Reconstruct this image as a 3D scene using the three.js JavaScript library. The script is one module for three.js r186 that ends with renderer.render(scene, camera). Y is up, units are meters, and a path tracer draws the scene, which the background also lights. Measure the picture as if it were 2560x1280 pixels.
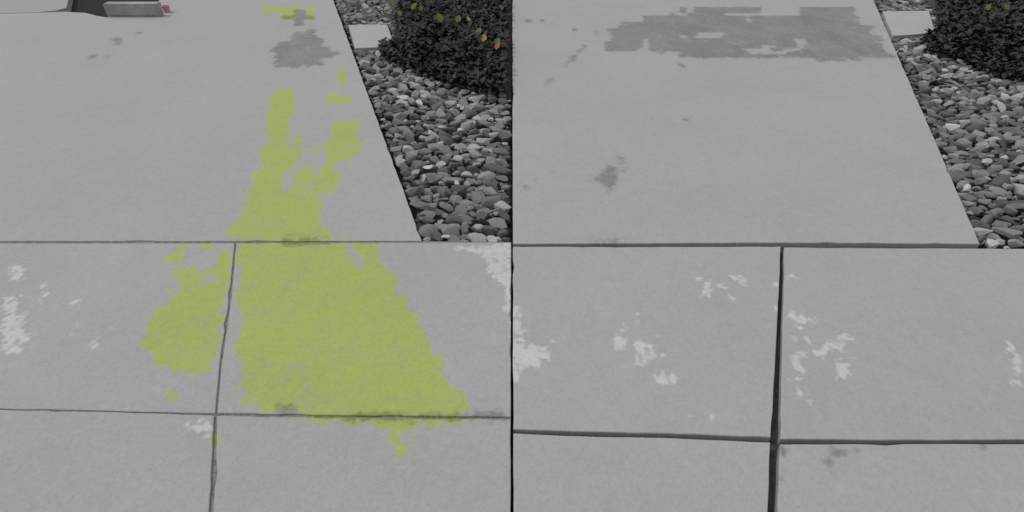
import * as THREE from 'three';
import { mergeGeometries, toCreasedNormals } from 'three/addons/utils/BufferGeometryUtils.js';
import { ConvexGeometry } from 'three/addons/geometries/ConvexGeometry.js';

// ---------------------------------------------------------------- camera, sky, sun, exposure
const W = 2560, H = 1280, F = 1500, EYE = 1.5, PITCH = Math.atan(1040 / F);   // horizon 1040 px above the centre
const scene = new THREE.Scene();
const camera = new THREE.PerspectiveCamera(2 * Math.atan(H / 2 / F) * 180 / Math.PI, W / H, 0.05, 3000);
camera.position.set(0, EYE, 0);
camera.lookAt(0, EYE - Math.sin(PITCH), -Math.cos(PITCH));
camera.updateMatrixWorld();

const renderer = new THREE.WebGLRenderer({ antialias: true });
renderer.setSize(1024, 512);
renderer.toneMapping = THREE.LinearToneMapping;
renderer.toneMappingExposure = 1.0;
renderer.shadowMap.enabled = true;
renderer.shadowMap.type = THREE.PCFSoftShadowMap;

{ // bright overcast sky
  const w = 64, h = 32, d = new Float32Array(w * h * 4);
  for (let j = 0; j < h; j++) {
    const el = ((j + 0.5) / h - 0.5) * Math.PI;
    const l = el > 0 ? 0.50 * (1 + 1.4 * Math.sin(el)) / 1.6 : 0.16;
    for (let i = 0; i < w; i++) d.set([l * 0.98, l * 1.005, l * 1.055, 1], (j * w + i) * 4);
  }
  const t = new THREE.DataTexture(d, w, h, THREE.RGBAFormat, THREE.FloatType);
  t.mapping = THREE.EquirectangularReflectionMapping; t.magFilter = THREE.LinearFilter; t.needsUpdate = true;
  scene.background = t; scene.environment = t;
}
const sun = new THREE.DirectionalLight(0xfff7ee, 1.5);
sun.position.set(-7, 9.5, -4); sun.target.position.set(0, 0, -3);
sun.castShadow = true; sun.shadow.radius = 22; sun.shadow.mapSize.set(2048, 2048);
Object.assign(sun.shadow.camera, { left: -9, right: 9, top: 9, bottom: -9, near: 0.5, far: 40 });
scene.add(sun, sun.target);

// ---------------------------------------------------------------- helpers
let seed = 7;
const rnd = () => { seed = (seed * 1664525 + 1013904223) >>> 0; return seed / 4294967296; };
const rr = (a, b) => a + (b - a) * rnd();
const clamp = (x, a = 0, b = 1) => Math.min(b, Math.max(a, x));
const sstep = (a, b, x) => { x = clamp((x - a) / (b - a)); return x * x * (3 - 2 * x); };
const h2 = (x, y) => { let n = Math.imul(x, 374761393) + Math.imul(y, 668265263) | 0; n = Math.imul(n ^ (n >>> 13), 1274126177); return ((n ^ (n >>> 16)) >>> 0) / 4294967296; };
function vn(x, y) {                                                   // value noise, 0..1
  const i = Math.floor(x), j = Math.floor(y), u = x - i, v = y - j, a = u * u * (3 - 2 * u), b = v * v * (3 - 2 * v);
  const p = h2(i, j), q = h2(i + 1, j), r = h2(i, j + 1), s = h2(i + 1, j + 1);
  return p + (q - p) * a + (r - p) * b + (p - q - r + s) * a * b;
}
const fbm = (x, y) => (vn(x, y) * 4 + vn(x * 2.1 + 9, y * 2.1) * 2 + vn(x * 4.3, y * 4.3 + 5)) / 7;
const sp = Math.sin(PITCH), cp = Math.cos(PITCH);
function G(px, py) {                                                  // a measured point of the photo -> its place [x, z] on the ground
  const a = (px - W / 2) / F, b = -(py - H / 2) / F;
  const dy = b * cp - sp, dz = -b * sp - cp, t = EYE / -dy;
  return [a * t, dz * t];
}
const used = {};
function numbered(name) { const n = used[name] = (used[name] ?? -1) + 1; return n ? `${name}_${String(n).padStart(3, '0')}` : name; }
function tag(o, label, category, group) { Object.assign(o.userData, { label, category }); if (group) o.userData.group = group; return o; }
function put(name, geometry, material, parent = scene) {
  const m = new THREE.Mesh(geometry, material); m.name = numbered(name); m.castShadow = m.receiveShadow = true; parent.add(m); return m;
}
function base(name, parent = scene) { const g = new THREE.Group(); g.name = numbered(name); parent.add(g); return g; }
function inside(x, z, poly) {
  let c = false;
  for (let i = 0, j = poly.length - 1; i < poly.length; j = i++) {
    const [xi, zi] = poly[i], [xj, zj] = poly[j];
    if ((zi > z) !== (zj > z) && x < (xj - xi) * (z - zi) / (zj - zi) + xi) c = !c;
  }
  return c;
}
function edgeDist(x, z, poly) {
  let d = 1e9;
  for (let i = 0, j = poly.length - 1; i < poly.length; j = i++) {
    const [ax, az] = poly[j], [bx, bz] = poly[i], ex = bx - ax, ez = bz - az;
    const t = clamp(((x - ax) * ex + (z - az) * ez) / (ex * ex + ez * ez || 1));
    d = Math.min(d, Math.hypot(x - ax - ex * t, z - az - ez * t));
  }
  return d;
}

// ---------------------------------------------------------------- marks on the concrete: [y0, y1, x0, x1, x0, x1 ...] in photo pixels, laid down as patches on the ground
const STAIN_FAR = [
  [18, 32, 656, 752, 768, 784], [32, 48, 704, 736, 768, 784], [176, 208, 848, 864], [224, 240, 688, 736], [240, 256, 672, 736, 816, 880], [256, 288, 672, 736],
  [288, 304, 672, 720], [304, 336, 672, 720, 832, 896], [336, 352, 672, 720, 736, 752, 832, 896], [352, 368, 672, 720, 736, 752, 816, 864, 880, 896],
  [368, 384, 656, 720, 736, 752, 784, 800, 816, 848, 864, 896], [384, 400, 656, 752, 816, 880], [400, 416, 656, 736, 816, 832], [416, 432, 656, 720, 768, 784, 800, 832],
  [432, 448, 640, 704, 736, 784, 800, 848], [448, 464, 640, 704, 736, 832], [464, 480, 624, 704, 736, 752, 784, 848], [480, 496, 624, 784], [496, 512, 624, 800],
  [512, 544, 608, 800], [544, 560, 592, 800], [560, 576, 592, 816], [576, 592, 560, 832], [592, 612, 592, 830]];
const STAIN_MID_L = [
  [608, 624, 448, 464, 512, 528], [624, 640, 432, 448, 544, 576], [640, 656, 416, 464, 544, 576], [656, 672, 544, 576], [672, 688, 432, 496, 512, 576], [688, 704, 448, 512, 544, 576],
  [704, 720, 448, 576], [720, 736, 416, 432, 448, 560], [736, 752, 432, 560], [752, 768, 416, 560], [768, 784, 384, 544], [784, 800, 384, 560], [800, 816, 368, 560],
  [816, 832, 368, 544], [832, 848, 368, 384, 400, 560], [848, 880, 352, 544], [880, 896, 384, 544], [896, 912, 384, 512], [912, 928, 432, 528], [976, 1008, 416, 448]];
const STAIN_MID_R = [
  [600, 624, 608, 864, 880, 944], [624, 640, 592, 864, 896, 944], [640, 656, 592, 880, 912, 944], [656, 672, 608, 896, 912, 960], [672, 688, 608, 976], [688, 720, 608, 992],
  [720, 736, 592, 992], [736, 768, 592, 1016], [768, 784, 608, 1024], [784, 816, 608, 1040], [816, 848, 608, 1064], [848, 896, 592, 1072], [896, 944, 608, 1104],
  [944, 976, 608, 1120], [976, 992, 624, 1152], [992, 1008, 608, 624, 640, 1168], [1008, 1026, 640, 1168], [1024, 1046, 752, 1060]];
const STAIN_NEAR = [[1036, 1056, 768, 832, 864, 1168], [1056, 1072, 944, 1024, 1072, 1088], [1088, 1104, 976, 992, 1024, 1040], [1104, 1152, 992, 1008], [1088, 1120, 528, 544]];
const DARK_L = [
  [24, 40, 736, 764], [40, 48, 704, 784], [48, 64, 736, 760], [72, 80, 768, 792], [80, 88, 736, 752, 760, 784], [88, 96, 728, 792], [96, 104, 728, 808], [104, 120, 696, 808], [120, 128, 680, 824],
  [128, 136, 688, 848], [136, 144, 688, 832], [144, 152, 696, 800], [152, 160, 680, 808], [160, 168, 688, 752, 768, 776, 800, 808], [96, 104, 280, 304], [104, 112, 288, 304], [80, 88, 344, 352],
  [136, 144, 224, 240, 264, 272], [144, 152, 224, 232], [448, 456, 168, 176], [594, 612, 700, 826], [1008, 1024, 688, 704, 720, 738], [1016, 1026, 640, 648, 720, 744], [1016, 1040, 690, 745], [1034, 1050, 864, 900, 905, 1264]];
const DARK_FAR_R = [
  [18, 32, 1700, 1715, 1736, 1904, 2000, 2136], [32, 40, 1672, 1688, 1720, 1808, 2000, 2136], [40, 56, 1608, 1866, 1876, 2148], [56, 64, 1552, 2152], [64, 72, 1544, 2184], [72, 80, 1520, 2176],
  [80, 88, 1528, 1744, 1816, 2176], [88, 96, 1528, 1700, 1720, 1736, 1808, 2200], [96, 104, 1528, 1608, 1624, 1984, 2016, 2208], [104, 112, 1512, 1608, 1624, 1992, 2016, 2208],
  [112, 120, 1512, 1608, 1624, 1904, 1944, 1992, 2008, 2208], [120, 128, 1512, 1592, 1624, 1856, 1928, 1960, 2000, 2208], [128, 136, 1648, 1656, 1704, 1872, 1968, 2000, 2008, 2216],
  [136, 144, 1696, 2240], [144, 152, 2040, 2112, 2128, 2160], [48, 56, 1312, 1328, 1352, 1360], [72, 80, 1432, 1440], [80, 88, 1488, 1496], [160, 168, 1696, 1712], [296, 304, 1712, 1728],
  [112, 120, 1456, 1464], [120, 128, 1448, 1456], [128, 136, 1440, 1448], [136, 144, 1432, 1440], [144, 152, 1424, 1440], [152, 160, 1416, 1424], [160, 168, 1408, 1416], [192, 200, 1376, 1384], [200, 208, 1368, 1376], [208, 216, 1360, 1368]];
const DARK_R = [
  [392, 408, 1544, 1560], [416, 424, 1520, 1544], [424, 432, 1504, 1536], [432, 440, 1520, 1536], [440, 448, 1488, 1536], [448, 456, 1480, 1544], [456, 464, 1512, 1544], [464, 480, 1512, 1534],
  [464, 472, 1304, 1312, 1320, 1328], [440, 456, 1336, 1344], [424, 432, 1384, 1392], [408, 416, 1400, 1408], [400, 408, 1432, 1440], [320, 328, 1464, 1472], [424, 432, 1560, 1568],
  [600, 608, 1470, 1560], [1112, 1136, 2072, 2088], [1120, 1128, 2096, 2112], [1128, 1136, 2080, 2120], [1136, 1144, 2080, 2128], [1152, 1160, 2064, 2088], [1120, 1136, 2136, 2144], [1176, 1184, 2080, 2088], [1168, 1176, 2136, 2144],
  [1112, 1136, 1948, 1964], [1160, 1176, 1948, 1960], [1184, 1200, 1946, 1960], [1112, 1120, 2432, 2464], [1240, 1248, 2008, 2016]];
const LIGHT_L = [
  [664, 696, 32, 56], [744, 768, 8, 48], [768, 784, 8, 40], [792, 800, 12, 64], [800, 808, 8, 72], [808, 832, 8, 58], [832, 840, 8, 48], [840, 848, 8, 72], [848, 856, 8, 64], [856, 864, 8, 56], [864, 880, 8, 48],
  [712, 720, 104, 112], [736, 744, 104, 112], [752, 760, 88, 112, 184, 192], [808, 832, 184, 192], [832, 840, 88, 96], [784, 792, 64, 72], [848, 872, 232, 240], [848, 856, 248, 256], [896, 904, 288, 304], [904, 912, 288, 296],
  [608, 616, 1232, 1278], [616, 624, 1136, 1278], [624, 632, 1168, 1278], [632, 648, 1204, 1278], [648, 680, 1218, 1278], [680, 696, 1234, 1278], [696, 706, 1250, 1278], [706, 780, 1264, 1278],
  [1056, 1080, 488, 504], [1064, 1072, 464, 472, 504, 528], [1056, 1088, 520, 530], [1080, 1088, 512, 530]];
const LIGHT_RL = [
  [768, 824, 1282, 1296], [824, 832, 1282, 1328], [832, 856, 1282, 1320], [856, 872, 1282, 1312, 1324, 1336], [864, 880, 1344, 1368], [872, 880, 1282, 1328], [880, 896, 1282, 1376], [896, 920, 1282, 1352], [920, 950, 1282, 1296],
  [840, 848, 1376, 1392], [816, 832, 1552, 1560], [840, 856, 1536, 1560], [856, 872, 1536, 1554], [872, 880, 1544, 1560], [856, 864, 1584, 1608], [864, 880, 1592, 1608], [880, 896, 1584, 1640], [896, 912, 1584, 1616], [912, 920, 1600, 1608],
  [936, 944, 1632, 1688], [944, 960, 1640, 1688], [784, 808, 1592, 1600], [840, 848, 1640, 1648], [864, 872, 1620, 1628], [880, 888, 1656, 1664], [696, 704, 1736, 1752], [704, 736, 1760, 1774], [736, 744, 1752, 1776],
  [712, 720, 1792, 1816], [688, 696, 1824, 1864], [696, 704, 1832, 1864], [704, 712, 1848, 1864], [736, 752, 1824, 1836], [1040, 1048, 1776, 1784], [1048, 1056, 1728, 1736]];
const LIGHT_RR = [
  [688, 696, 1968, 1992], [704, 720, 1936, 1944], [760, 776, 1936, 1944], [776, 792, 1976, 1986], [792, 800, 1976, 2032], [800, 808, 1992, 2016], [816, 824, 1992, 2000], [840, 856, 1984, 1992, 2016, 2024], [840, 848, 2096, 2136], [848, 856, 2072, 2104], [856, 864, 2064, 2112],
  [864, 872, 2056, 2104], [872, 880, 2032, 2072], [880, 888, 1992, 2016, 2040, 2064], [888, 912, 1984, 2008], [912, 928, 1984, 2016], [928, 936, 1992, 2008], [944, 952, 1976, 2008], [904, 920, 2088, 2120], [920, 928, 2104, 2120],
  [936, 944, 2096, 2112], [888, 904, 2128, 2144], [976, 984, 1992, 2000], [984, 992, 2024, 2032], [992, 1000, 2000, 2008], [1000, 1008, 2024, 2032], [1024, 1032, 2040, 2048], [776, 784, 2432, 2440], [856, 880, 2520, 2536], [880, 960, 2536, 2552]];
const patches = (...lists) => lists.flat().flatMap(r => {
  const out = [];
  for (let k = 2; k < r.length; k += 2) out.push([G(r[k] - 1, r[0] - 1), G(r[k + 1] + 1, r[0] - 1), G(r[k + 1] + 1, r[1] + 1), G(r[k] - 1, r[1] + 1)]);
  return out;
});
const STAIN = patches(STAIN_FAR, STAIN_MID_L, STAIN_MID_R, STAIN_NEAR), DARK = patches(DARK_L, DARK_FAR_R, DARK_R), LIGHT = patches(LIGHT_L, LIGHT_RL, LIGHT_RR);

function maskOf(quads, box, n, soft) {                                // coverage of a set of ground patches over a box of ground, slightly spread
  let m = new Float32Array(n * n);
  const [x0, z0, x1, z1] = box, sx = n / (x1 - x0), sz = n / (z1 - z0);
  let any = false;
  for (const q of quads) {
    const xs = q.map(p => p[0]), zs = q.map(p => p[1]);
    const i0 = Math.max(0, Math.floor((Math.min(...xs) - x0) * sx)), i1 = Math.min(n - 1, Math.ceil((Math.max(...xs) - x0) * sx));
    const j0 = Math.max(0, Math.floor((Math.min(...zs) - z0) * sz)), j1 = Math.min(n - 1, Math.ceil((Math.max(...zs) - z0) * sz));
    for (let j = j0; j <= j1; j++) for (let i = i0; i <= i1; i++) if (inside(x0 + (i + 0.5) / sx, z0 + (j + 0.5) / sz, q)) { m[j * n + i] = 1; any = true; }
  }
  if (!any) return null;
  const blur = (src, r, si, sj) => {
    const out = new Float32Array(n * n);
    for (let b = 0; b < n; b++) {
      let s = 0;
      for (let a = -r; a < n + r; a++) {
        if (a + r < n) s += src[(a + r) * si + b * sj];
        if (a - r - 1 >= 0) s -= src[(a - r - 1) * si + b * sj];
        if (a >= 0 && a < n) out[a * si + b * sj] = s / (2 * r + 1);
      }
    }
    return out;
  };
  const rx = Math.max(1, Math.round(soft[0] * sx)), rz = Math.max(1, Math.round(soft[1] * sz));
  for (let k = 0; k < 2; k++) { m = blur(m, rx, 1, n); m = blur(m, rz, n, 1); }
  return m;
}
const toS = v => { v = clamp(v); return 255 * (v <= 0.0031308 ? 12.92 * v : 1.055 * Math.pow(v, 1 / 2.4) - 0.055); };
const LUT = new Uint8Array(4097).map((_, i) => toS(i / 4096));
function concreteMap(box, n, soft, tone, off) {
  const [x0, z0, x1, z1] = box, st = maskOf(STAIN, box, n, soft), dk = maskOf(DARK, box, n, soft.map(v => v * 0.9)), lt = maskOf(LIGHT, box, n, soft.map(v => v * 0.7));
  const d = new Uint8Array(n * n * 4);
  for (let j = 0; j < n; j++) for (let i = 0; i < n; i++) {
    const x = x0 + (i + 0.5) / n * (x1 - x0), z = z0 + (j + 0.5) / n * (z1 - z0), k = j * n + i;
    const fine = vn(x * 330, z * 330), mid = vn(x * 95 + 3, z * 95), rough = fbm(x * 26 + off, z * 26), large = fbm(x * 2.3 + off, z * 2.3);
    let v = tone * (1 + 0.14 * (fine - 0.5) + 0.08 * (mid - 0.5) + 0.07 * (rough - 0.5) + 0.10 * (large - 0.5));
    if (fine > 0.93 && mid > 0.55) v *= 0.8;                          // dark sand grains
    let s = 0; const jag = (rough - 0.5) * 0.8 + (mid - 0.5) * 0.35 + (fbm(x * 11 + 50, z * 11 + off) - 0.5) * 0.9, speck = vn(x * 62 + 11, z * 62) - 0.5;
    if (dk && dk[k] > 0.02) v *= 1 - 0.40 * sstep(0.15, 0.95, dk[k] + jag * 0.75 + speck * 0.5) * (0.98 + 0.4 * (mid - 0.5) + 0.5 * (fbm(x * 6 + off, z * 3) - 0.5));  // concrete colour lowered inside the dark patches, with ragged, uneven edges
    if (lt && lt[k] > 0.02) v *= 1 + 0.42 * sstep(0.15, 1.0, lt[k] + jag * 0.8 + speck * 1.1 - 0.03);
    if (st && st[k] > 0.02) s = sstep(0.15, 0.78, st[k] + jag * 0.75 + speck * 0.3) * (0.91 + 0.2 * (fbm(x * 9 + off, z * 9) - 0.5) + 0.18 * (rough - 0.5));
    const r = v * (1 + s * 0.0), g = v * (1 + s * 0.165), b = v * (1 - s * 0.70), q = (n - 1 - j) * n + i;
    d[q * 4] = LUT[clamp(r) * 4096 | 0]; d[q * 4 + 1] = LUT[clamp(g) * 4096 | 0]; d[q * 4 + 2] = LUT[clamp(b) * 4096 | 0]; d[q * 4 + 3] = 255;
  }
  const t = new THREE.DataTexture(d, n, n); t.colorSpace = THREE.SRGBColorSpace; t.magFilter = THREE.LinearFilter; t.minFilter = THREE.LinearMipmapLinearFilter; t.generateMipmaps = true; t.needsUpdate = true;
  return t;
}
const grain = (() => {                                                // relief of floated concrete, tiles every 0.6 m
  const n = 512, d = new Uint8Array(n * n * 4);
  const wrap = (x, y, p) => { const i = Math.floor(x), j = Math.floor(y), u = x - i, v = y - j, m = a => ((a % p) + p) % p; const a = h2(m(i), m(j) + 77), b = h2(m(i + 1), m(j) + 77), c = h2(m(i), m(j + 1) + 77), e = h2(m(i + 1), m(j + 1) + 77); return a + (b - a) * u + (c - a) * v + (a - b - c + e) * u * v; };
  for (let j = 0; j < n; j++) for (let i = 0; i < n; i++) {
    const v = 255 * (0.5 * wrap(i / 2, j / 2, 256) + 0.3 * wrap(i / 8, j / 8, 64) + 0.2 * wrap(i / 32, j / 32, 16));
    d.set([v, v, v, 255], (j * n + i) * 4);
  }
  const t = new THREE.DataTexture(d, n, n); t.wrapS = t.wrapT = THREE.RepeatWrapping; t.magFilter = THREE.LinearFilter; t.minFilter = THREE.LinearMipmapLinearFilter; t.generateMipmaps = true; t.needsUpdate = true;
  return t;
})();
function concrete(box, n, soft, tone, off) {
  const b = grain.clone(); b.repeat.set((box[2] - box[0]) / 0.6, (box[3] - box[1]) / 0.6); b.needsUpdate = true;
  return new THREE.MeshStandardMaterial({ map: concreteMap(box, n, soft, tone, off), bumpMap: b, bumpScale: 0.0012, roughness: 0.93 });
}
function uneven(poly, amp, step = 0.05) {                             // an outline with the small irregularities of a cast or cut edge
  const out = [], turn = Math.sign(poly.reduce((s, [x, z], i) => { const [X, Z] = poly[(i + 1) % poly.length]; return s + x * Z - X * z; }, 0));
  for (let i = 0; i < poly.length; i++) {
    const [ax, az] = poly[i], [bx, bz] = poly[(i + 1) % poly.length], L = Math.hypot(bx - ax, bz - az), n = Math.max(1, Math.min(60, Math.round(L / step)));
    for (let k = 0; k < n; k++) {
      const t = k / n, e = k ? (vn(ax * 31 + t * L * 14, bz * 17 + i * 3.3) - 0.5) * 2 * amp + (rnd() - 0.5) * amp * 0.5 + (rnd() < 0.07 ? turn * rr(0.002, 0.006) : 0) : 0;   // now and then a chipped spot
      out.push([ax + (bx - ax) * t - (bz - az) / L * e, az + (bz - az) * t + (bx - ax) / L * e]);
    }
  }
  return out;
}
function slabGeo(poly, top, thick, bevel, box) {
  const s = new THREE.Shape(poly.map(([x, z]) => new THREE.Vector2(x, -z)));
  const g = new THREE.ExtrudeGeometry(s, { depth: thick - 2 * bevel, bevelEnabled: true, bevelThickness: bevel, bevelSize: bevel, bevelOffset: -bevel, bevelSegments: 2, steps: 1 });
  g.rotateX(-Math.PI / 2); g.translate(0, top - thick + bevel, 0);
  const p = g.attributes.position, uv = g.attributes.uv;
  for (let i = 0; i < p.count; i++) uv.setXY(i, (p.getX(i) - box[0]) / (box[2] - box[0]), 1 - (p.getZ(i) - box[1]) / (box[3] - box[1]));
  return g;
}
const boxOf = poly => { const xs = poly.map(p => p[0]), zs = poly.map(p => p[1]); return [Math.min(...xs) - 0.01, Math.min(...zs) - 0.01, Math.max(...xs) + 0.01, Math.max(...zs) + 0.01]; };
function sheet(poly, y) {
  const g = new THREE.ShapeGeometry(new THREE.Shape(poly.map(([x, z]) => new THREE.Vector2(x, -z)))); g.rotateX(-Math.PI / 2); g.translate(0, y, 0); return g;
}
function earth(c, amp, scale) {                                       // soil / sand: grainy colour on metres
  const n = 512, d = new Uint8Array(n * n * 4);
  for (let j = 0; j < n; j++) for (let i = 0; i < n; i++) {
    const v = 1 + amp * (vn(i / 3, j / 3) - 0.5) + amp * (fbm(i / 22, j / 22) - 0.5);
    for (let k = 0; k < 3; k++) d[(j * n + i) * 4 + k] = LUT[clamp(c[k] * v) * 4096 | 0]; d[(j * n + i) * 4 + 3] = 255;
  }
  const t = new THREE.DataTexture(d, n, n); t.wrapS = t.wrapT = THREE.MirroredRepeatWrapping; t.repeat.set(scale, scale); t.colorSpace = THREE.SRGBColorSpace; t.magFilter = THREE.LinearFilter; t.minFilter = THREE.LinearMipmapLinearFilter; t.generateMipmaps = true; t.needsUpdate = true;
  return new THREE.MeshStandardMaterial({ map: t, roughness: 1 });
}

// ---------------------------------------------------------------- ground
const soilMat = earth([0.030, 0.027, 0.024], 0.9, 1.6);
const ground = put('ground', new THREE.CircleGeometry(900, 64).rotateX(-Math.PI / 2).translate(0, -0.12, 0), earth([0.10, 0.10, 0.07], 0.8, 900));
ground.userData.kind = 'structure';

// ---------------------------------------------------------------- left patio: stained, tight joints
const SEAM = 0.004, FAR = -12;
const onSeam = (py, side) => [side * SEAM, G(1280, py)[1]];
const lineL = py => 1054 + (py - 600) * 0.368, lineR = py => 2447 + (py - 600) * 0.4385;   // gravel edges as measured
function paving(name, label) { const g = base(name); g.userData.kind = 'structure'; g.userData.label = label; return g; }
function slab(parent, poly, top, n, soft, tone, off, label, rough = 0.0016) {
  const p = uneven(poly, rough), box = boxOf(p);
  const m = put('slab', slabGeo(p, top, 0.1, 0.0035, box), concrete(box, n, soft, tone, off), parent);
  if (label) m.userData.label = label;
  return m;
}
const TONE = 0.351, FARSOFT = [0.02, 0.035], SOFT = [0.011, 0.016];
const patioL = paving('patio', 'grey concrete patio slabs with a yellow stain');
const farL = G(lineL(-140), -140);
slab(patioL, [G(-420, 602), G(-420, 42), G(20, 34), G(160, 29), G(215, 32), G(245, 40), G(268, 43), G(398, 38), G(397, 14), G(395, -140), farL, G(lineL(20), 20), G(lineL(300), 300), G(lineL(602), 602)], 0, 2048, FARSOFT, TONE, 1, 'long far concrete slab with a yellow stain down its right side');
slab(patioL, [G(-700, 30), G(-420, 36), G(20, 30), G(95, 27), G(140, 23), G(165, 16), G(200, -140), G(-700, -140)], -0.012, 512, FARSOFT, TONE * 0.93, 4);
slab(patioL, [G(-420, 608), G(586, 607), G(570, 767), G(548, 917), G(538, 1032), G(300, 1027), G(-420, 1011)], -0.001, 1024, SOFT, TONE, 7, 'middle left slab with yellow staining and pale scuffs at its edges');
slab(patioL, [G(591, 607), onSeam(606, -1), onSeam(1041, -1), G(900, 1038), G(543, 1032), G(553, 917), G(575, 767)], 0, 1024, SOFT, TONE, 12, 'middle slab almost covered by the yellow stain');
slab(patioL, [G(-420, 1014), G(300, 1030.5), G(535, 1038), G(530, 1150), G(522, 1285), G(518, 1340), G(-420, 1340)], 0.001, 1024, SOFT, TONE, 21);
slab(patioL, [G(542, 1038), G(900, 1044), onSeam(1047, -1), onSeam(1340, -1), G(528, 1340), G(532, 1285), G(540, 1150)], 0, 1024, SOFT, TONE, 25, 'nearest slab with a few drips of the yellow stain');
put('joint_sand', sheet([G(-420, 1335), G(-420, 46), G(415, 46), G(lineL(60) - 25, 60), G(lineL(600) - 10, 600), onSeam(602, -1), onSeam(1335, -1)], -0.007), earth([0.20, 0.195, 0.17], 0.7, 2), patioL);

// ---------------------------------------------------------------- right patio: clean, open joints
const patioR = paving('patio', 'clean grey concrete patio slabs with dark open joints');
slab(patioR, [onSeam(609, 1), [SEAM, FAR], [G(lineR(-140), -140)[0], FAR], G(lineR(-100), -100), G(lineR(100), 100), G(lineR(350), 350), G(lineR(606), 609), G(1960, 606)], 0, 2048, FARSOFT, TONE, 31, 'long far concrete slab with a darker band across its top');
slab(patioR, [onSeam(616, 1), G(1600, 617), G(1952, 616), G(1950, 680), G(1945, 760), G(1941, 850), G(1937, 930), G(1933, 1000), G(1927, 1092), G(1700, 1084), G(1450, 1078), onSeam(1072, 1)], 0, 1024, SOFT, TONE, 37, 'middle left clean slab with pale scuffs');
slab(patioR, [G(1961, 617), G(2200, 619), G(2850, 622), G(2850, 1097), G(2300, 1098), G(1951, 1096), G(1953, 1000), G(1955, 900), G(1957, 800), G(1960, 700)], -0.002, 1024, SOFT, TONE, 41, 'middle right clean slab with pale scuffs along its joint');
slab(patioR, [onSeam(1083, 1), G(1450, 1090), G(1700, 1096), G(1926, 1106), G(1923, 1180), G(1919, 1285), G(1917, 1340), onSeam(1340, 1)], 0.001, 1024, SOFT, TONE, 47);
slab(patioR, [G(1950, 1110), G(2300, 1109), G(2850, 1110), G(2850, 1340), G(1942, 1340), G(1944, 1285), G(1947, 1180)], 0, 1024, SOFT, TONE, 53, 'nearest right slab with small grey smudges');
put('joint_soil', sheet([onSeam(1335, 1), onSeam(604, 1), G(lineR(604) - 12, 604), G(lineR(612) + 5, 612), G(2850, 612), G(2850, 1335)], -0.034), earth([0.055, 0.052, 0.047], 0.9, 2), patioR);

// ---------------------------------------------------------------- gravel beds with stones
const stoneGeos = [];
for (let v = 0; v < 20; v++) {
  const pts = [];
  for (let k = 0; k < 17; k++) { const q = new THREE.Vector3(rr(-1, 1), rr(-1, 1), rr(-1, 1)).normalize().multiplyScalar(rr(0.86, 1.06)); q.y = clamp(q.y, -0.8, rr(0.55, 0.9)); pts.push(q); }
  let g = new ConvexGeometry(pts);
  if (v % 2) g = toCreasedNormals(g, 0.75);                            // every other one more water-worn
  stoneGeos.push(g);
}
const uvOf = g => { const p = g.attributes.position, u = new Float32Array(p.count * 2); for (let i = 0; i < p.count; i++) { u[i * 2] = p.getX(i) * 0.5 + p.getY(i) * 0.2; u[i * 2 + 1] = p.getZ(i) * 0.5 + p.getY(i) * 0.4; } g.setAttribute('uv', new THREE.BufferAttribute(u, 2)); };
stoneGeos.forEach(uvOf);
const stoneTex = (() => {
  const n = 256, d = new Uint8Array(n * n * 4);
  for (let j = 0; j < n; j++) for (let i = 0; i < n; i++) {
    let v = 0.86 + 0.3 * (fbm(i / 26, j / 26) - 0.5) + 0.22 * (vn(i / 3, j / 3) - 0.5);
    const vein = Math.abs(fbm(i / 60 + 40, j / 60) - 0.5); if (vein < 0.012) v += 0.12;
    d.set([LUT[clamp(v) * 4096 | 0], LUT[clamp(v) * 4096 | 0], LUT[clamp(v) * 4096 | 0], 255], (j * n + i) * 4);
  }
  const t = new THREE.DataTexture(d, n, n); t.wrapS = t.wrapT = THREE.MirroredRepeatWrapping; t.colorSpace = THREE.SRGBColorSpace; t.magFilter = THREE.LinearFilter; t.needsUpdate = true; return t;
})();
const stoneMats = [0.10, 0.15, 0.19, 0.235, 0.29, 0.41].map((v, i) => new THREE.MeshStandardMaterial({ map: stoneTex, color: new THREE.Color().setRGB(v * [1.0, 1.03, 1.0, 0.98, 1.02, 1.02][i], v, v * [1.02, 0.97, 1.0, 1.03, 0.97, 0.97][i]), roughness: 0.82 }));
const paleMat = new THREE.MeshStandardMaterial({ map: stoneTex, color: new THREE.Color().setRGB(0.56, 0.55, 0.53), roughness: 0.75 });
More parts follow.
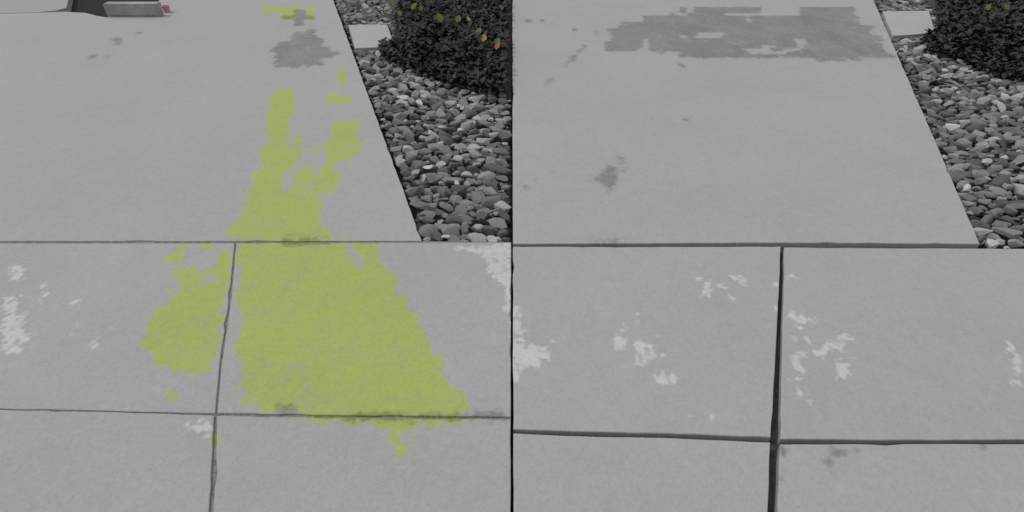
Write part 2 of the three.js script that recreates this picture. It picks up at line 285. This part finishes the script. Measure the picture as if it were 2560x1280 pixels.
function gravelBed(label, poly, keepOut, pale) {
  const bed = base('gravel_bed'); bed.userData.kind = 'structure'; bed.userData.label = label;
  put('bed_soil', sheet(poly, -0.075), soilMat, bed);
  const [x0, z0, x1, z1] = boxOf(poly), stones = [], cell = new Map(), C = 0.1;
  const near = (x, z, r, lap) => { const a = Math.floor(x / C), b = Math.floor(z / C); for (let i = -1; i <= 1; i++) for (let j = -1; j <= 1; j++) for (const s of cell.get((a + i) + ',' + (b + j)) ?? []) if (Math.hypot(s.x - x, s.z - z) < (s.r + r) * lap) return true; return false; };
  const layer = (rMin, rMax, y, lap, tries, top) => {
    for (let k = 0; k < tries; k++) {
      const x = rr(x0, x1), z = rr(z0, z1), r = rMin + (rMax - rMin) * Math.pow(rnd(), 1.3);
      if (!inside(x, z, poly) || edgeDist(x, z, poly) < r * 0.92 || keepOut.some(q => inside(x, z, q) || edgeDist(x, z, q) < r * 0.9) || near(x, z, r, lap)) continue;
      const s = { x, z, r, y: y + rr(-0.010, 0.010), top }; stones.push(s);
      const key = Math.floor(x / C) + ',' + Math.floor(z / C); if (!cell.has(key)) cell.set(key, []); cell.get(key).push(s);
    }
    };
  layer(0.030, 0.050, -0.022, 0.76, 12000, 2);
  layer(0.018, 0.029, -0.022, 0.76, 20000, 1);
  layer(0.010, 0.016, -0.028, 0.85, 9000, 0);
  cell.clear(); layer(0.022, 0.034, -0.064, 0.95, 9000, 0);           // the layer underneath
  // largest in view from the patio, then the rest
  const mat = new THREE.Matrix4(), quat = new THREE.Quaternion(), eul = new THREE.Euler();
  for (const s of stones) {
    s.size = s.r * (s.top ? 1 : 0.6) / Math.hypot(s.x, EYE, s.z);
    const seen = Math.abs(s.x / s.z) < 0.9; if (!seen) s.size *= 0.1;
    eul.set(rr(-0.45, 0.45), -0.35 + rr(-0.9, 0.9), rr(-0.45, 0.45)); s.q = new THREE.Quaternion().setFromEuler(eul);
    s.s = new THREE.Vector3(s.r * rr(1.1, 1.6), s.r * rr(0.55, 0.85), s.r * rr(0.8, 1.05)); s.g = Math.floor(rnd() * 20);
    s.m = stoneMats[Math.floor(Math.pow(rnd(), 1.15) * 6)];
  }
  for (const [px, py] of pale) {
    const [x, z] = G(px, py); let best = null, bd = 0.12;
    for (const s of stones) if (s.top) { const d = Math.hypot(s.x - x, s.z - z); if (d < bd) { bd = d; best = s; } }
    if (best) { best.m = paleMat; best.y += 0.008; }
  }
  stones.sort((a, b) => b.size - a.size);
  const rest = new Map();
  stones.forEach((s, i) => {
    if (i < 300) {
      const o = put('stone', stoneGeos[s.g], s.m, bed); o.position.set(s.x, s.y, s.z); o.quaternion.copy(s.q); o.scale.copy(s.s);
    } else {
      const g = stoneGeos[s.g].clone().applyMatrix4(mat.compose(new THREE.Vector3(s.x, s.y, s.z), s.q, s.s)), c = s.m.color, a = new Float32Array(g.attributes.position.count * 3);
      for (let k = 0; k < a.length; k += 3) { a[k] = c.r; a[k + 1] = c.g; a[k + 2] = c.b; }
      g.setAttribute('color', new THREE.BufferAttribute(a, 3));
      if (!rest.has('all')) rest.set('all', []); rest.get('all').push(g);
    }
  });
  const o = put('gravel', mergeGeometries(rest.get('all')), new THREE.MeshStandardMaterial({ map: stoneTex, vertexColors: true, roughness: 0.84 }), bed); o.userData.kind = 'stuff';
  return stones.length;
}
const padL = [G(871, 64), G(968, 63), G(987, 113), G(940, 120), G(888, 122)], padR = [G(2206, 30), G(2322, 28), G(2338, 82), G(2284, 88), G(2232, 91)];
const bedL = [G(lineL(603) + 3, 603), G(lineL(300) + 2, 300), G(lineL(20) + 2, 20), G(lineL(-60) + 2, -60), G(930, -60), G(990, 30), G(1010, 112), G(972, 122), G(975, 142), G(1050, 166), G(1120, 195), G(1200, 218), onSeam(232, -1), onSeam(602, -1)];
const bedR = [G(lineR(608) + 3, 610), G(lineR(300) + 2, 300), G(lineR(20) + 2, 20), G(lineR(-60) + 2, -60), G(2280, -60), G(2340, 20), G(2360, 84), G(2325, 94), G(2332, 124), G(2420, 148), G(2500, 180), G(2600, 200), G(2850, 240), G(2850, 616), G(2500, 615)];
const nL = gravelBed('strip of mixed grey stones beside the stained patio', bedL, [padL], [[1085, 418], [1020, 240], [1003, 200], [1140, 258], [1152, 318], [1040, 262], [1110, 590], [1240, 590], [975, 30], [974, 82], [1190, 300], [1130, 460], [1200, 360]]);
const nR = gravelBed('strip of mixed grey stones beside the clean patio', bedR, [padR], [[2470, 410], [2357, 175], [2376, 216], [2462, 165], [2395, 245], [2325, 40], [2385, 315], [2520, 240], [2490, 598], [2424, 472], [2515, 262], [2530, 395]]);
console.log('stones', nL, nR);

// ---------------------------------------------------------------- pale concrete pads lying across the gravel
for (const [poly, label] of [[padL, 'pale square concrete pad across the gravel beside the stained patio'], [padR, 'pale square concrete pad across the gravel beside the clean patio']]) {
  const p = uneven(poly, 0.003), box = boxOf(p);
  const pad = put('concrete_pad', slabGeo(p, 0.008, 0.09, 0.006, box), concrete(box, 256, FARSOFT, 0.37, 61)); tag(pad, label, 'paving slab');
}

// ---------------------------------------------------------------- planting beds of dark low ground cover
const coverL = [G(985, -60), G(1000, 30), G(994, 112), G(958, 121), G(962, 150), G(1040, 176), G(1110, 206), G(1190, 229), onSeam(242, -1), [-SEAM, FAR]];
const coverR = [G(2330, -60), G(2342, 20), G(2346, 86), G(2312, 96), G(2318, 130), G(2410, 157), G(2480, 190), G(2580, 208), G(2850, 250), G(3000, -60), [9, FAR]];
const heightAt = (x, z, poly) => inside(x, z, poly) ? (0.05 + 0.24 * sstep(0, 0.5, edgeDist(x, z, poly))) * (0.75 + 0.5 * fbm(x * 3.1, z * 3.1)) : 0;
const leafGeo = (() => {                                              // a pointed leaf folded along its midrib
  const g = new THREE.BufferGeometry(), v = [[0, 0, 0], [0.28, 0.07, -0.35], [0.22, 0.05, -0.7], [0, -0.08, -1], [-0.22, 0.05, -0.7], [-0.28, 0.07, -0.35], [0, -0.01, -0.4]];
  g.setAttribute('position', new THREE.BufferAttribute(new Float32Array(v.flat()), 3));
  g.setIndex([0, 1, 6, 1, 2, 6, 2, 3, 6, 3, 4, 6, 4, 5, 6, 5, 0, 6]); g.computeVertexNormals(); return g;
})();
function cover(label, poly, count) {
  const soil = put('planting_bed', sheet(poly, -0.02), soilMat); soil.userData.kind = 'structure';
  const [x0, z0, x1, z1] = boxOf(poly), zf = Math.max(z0, -8.8), mats = [];
  const m = new THREE.Matrix4(), q = new THREE.Quaternion(), e = new THREE.Euler();
  for (let k = 0; k < count * 6 && mats.length < count; k++) {
    const x = rr(x0, x1), z = z1 + (zf - z1) * Math.pow(rnd(), 1.5);
    if (!inside(x, z, poly)) continue;
    const hh = heightAt(x, z, poly), y = hh * Math.pow(rnd(), 0.5);
    if (x > -0.06 && x < 0.06 || y < 0.02) continue;
    e.set(rr(-0.5, 0.9), rr(0, 6.3), rr(-0.5, 0.5), 'YXZ'); q.setFromEuler(e);
    const s = rr(0.022, 0.075), c = rr(0.4, 1.45) * (rnd() < 0.06 ? 1.8 : 1);
    mats.push([m.clone().compose(new THREE.Vector3(x, y, z), q, new THREE.Vector3(s, s, s)), c]);
  }
  const o = new THREE.InstancedMesh(leafGeo, new THREE.MeshStandardMaterial({ color: 0xffffff, roughness: 0.75, side: THREE.DoubleSide }), mats.length);
  const c = new THREE.Color();
  mats.forEach(([mm, t], i) => { o.setMatrixAt(i, mm); o.setColorAt(i, c.setRGB(0.025 * t, 0.027 * t, 0.023 * t)); });
  o.name = numbered('ground_cover'); o.castShadow = o.receiveShadow = true; scene.add(o);
  Object.assign(o.userData, { kind: 'stuff', label });
  return o;
}
cover('dark low leafy ground cover behind the gravel of the stained patio', coverL, 26000);
cover('dark low leafy ground cover behind the gravel of the clean patio', coverR, 42000);
function onCover(px, py, poly) {                                      // where the sight line of a measured point meets the top of the plants
  const [gx, gz] = G(px, py);
  for (let t = 0.4; t < 1; t += 0.004) { const x = gx * t, z = gz * t, y = EYE * (1 - t); if (y <= heightAt(x, z, poly) + 0.012) return [x, y + 0.006, z]; }
  return [gx, 0.01, gz];
}
const fallen = [
  [1030, 24, 'y', 0.085, 'L', 'olive yellow leaf at the left far corner of the dark ground cover'], [1000, 40, 'y', 0.07, 'L', 'olive yellow leaf on the ground cover just right of the gravel above the pad'],
  [1052, 27, 'y', 0.06, 'L', 'small olive leaf right of the far left corner leaf'],
  [1104, 55, 'y', 0.085, 'L', 'largest yellow leaf in the middle row on the left ground cover'], [1143, 56, 'y', 0.07, 'L', 'yellow leaf second in the middle row of the left ground cover'],
  [1175, 55, 'b', 0.06, 'L', 'yellow leaf ending the middle row of the left ground cover'], [1193, 87, 'y', 0.07, 'L', 'yellow leaf upper of the two above the orange leaf'],
  [1207, 104, 'b', 0.07, 'L', 'yellow leaf lower of the two beside the orange leaf'], [1240, 124, 'o', 0.075, 'L', 'orange red fallen leaf on the dark ground cover'],
  [1240, 113, 'g', 0.075, 'L', 'fresh green leaf directly behind the orange leaf'], [1256, 25, 'y', 0.07, 'L', 'yellow leaf in the far right corner of the left ground cover'],
  [2470, 25, 'y', 0.065, 'R', 'yellow leaf on the right ground cover, left of two'], [2519, 25, 'y', 0.065, 'R', 'yellow leaf on the right ground cover, right of two']];
const leafMats = { y: [0.10, 0.10, 0.005], b: [0.24, 0.24, 0.03], o: [0.34, 0.07, 0.01], g: [0.01, 0.13, 0.01] };
for (const k in leafMats) leafMats[k] = new THREE.MeshStandardMaterial({ color: new THREE.Color().setRGB(...leafMats[k]), roughness: 0.7, side: THREE.DoubleSide });
for (const [px, py, m, s, side, label] of fallen) {
  const t = put('fallen_leaf', leafGeo, leafMats[m]); t.position.set(...onCover(px, py + 3, side === 'L' ? coverL : coverR)); t.rotation.set(0.75, rr(-0.6, 0.6), rr(-0.3, 0.3), 'YXZ'); t.scale.set(s * 1.3, s, s * 1.1);
  tag(t, label, 'leaf', 'coloured leaves on the ground cover');
}

// ---------------------------------------------------------------- the dark gap, the grey block and the pink pot at the far left
const gap = put('soil_strip', sheet([G(-420, 50), G(-420, 25), G(100, 20), G(250, -140), G(470, -140), G(420, 30), G(405, 50)], -0.105), earth([0.006, 0.006, 0.006], 0.8, 2)); gap.userData.kind = 'structure';
{
  const a = G(266, 44), b = G(402, 42), zc = (a[1] + b[1]) / 2 - 0.05, w = b[0] - a[0];
  const block = base('stone_block'); block.position.set((a[0] + b[0]) / 2, 0, zc);
  const s = new THREE.Shape(); s.moveTo(-0.042, 0); s.lineTo(0.042, 0); s.lineTo(0.042, 0.022); s.lineTo(0.05, 0.022); s.lineTo(0.05, 0.13); s.lineTo(-0.05, 0.13); s.lineTo(-0.05, 0.022); s.lineTo(-0.042, 0.022); s.closePath();
  const g = new THREE.ExtrudeGeometry(s, { depth: w - 0.016, bevelEnabled: true, bevelSize: 0.006, bevelThickness: 0.008, bevelOffset: -0.006, bevelSegments: 2 }); g.translate(0, 0, -(w - 0.016) / 2); g.rotateY(-Math.PI / 2);
  put('block_body', g, new THREE.MeshStandardMaterial({ map: stoneTex, color: new THREE.Color().setRGB(0.36, 0.36, 0.36), roughness: 0.9 }), block);
  tag(block, 'grey block standing at the far edge of the stained patio', 'block');
  const p = G(415, 32), pot = base('plant_pot'); pot.position.set(p[0], 0, p[1] - 0.03);
  const pink = new THREE.MeshStandardMaterial({ color: new THREE.Color().setRGB(0.66, 0.22, 0.33), roughness: 0.5 });
  const prof = [[0, 0], [0.026, 0], [0.029, 0.004], [0.036, 0.062], [0.033, 0.062], [0.027, 0.012], [0, 0.012]].map(q => new THREE.Vector2(...q));
  put('pot_wall', new THREE.LatheGeometry(prof, 28), pink, pot);
  put('rim', new THREE.TorusGeometry(0.036, 0.0045, 8, 28).rotateX(Math.PI / 2).translate(0, 0.062, 0), pink, pot);
  tag(pot, 'small pink pot at the right end of the grey block', 'pot');
}
renderer.render(scene, camera);
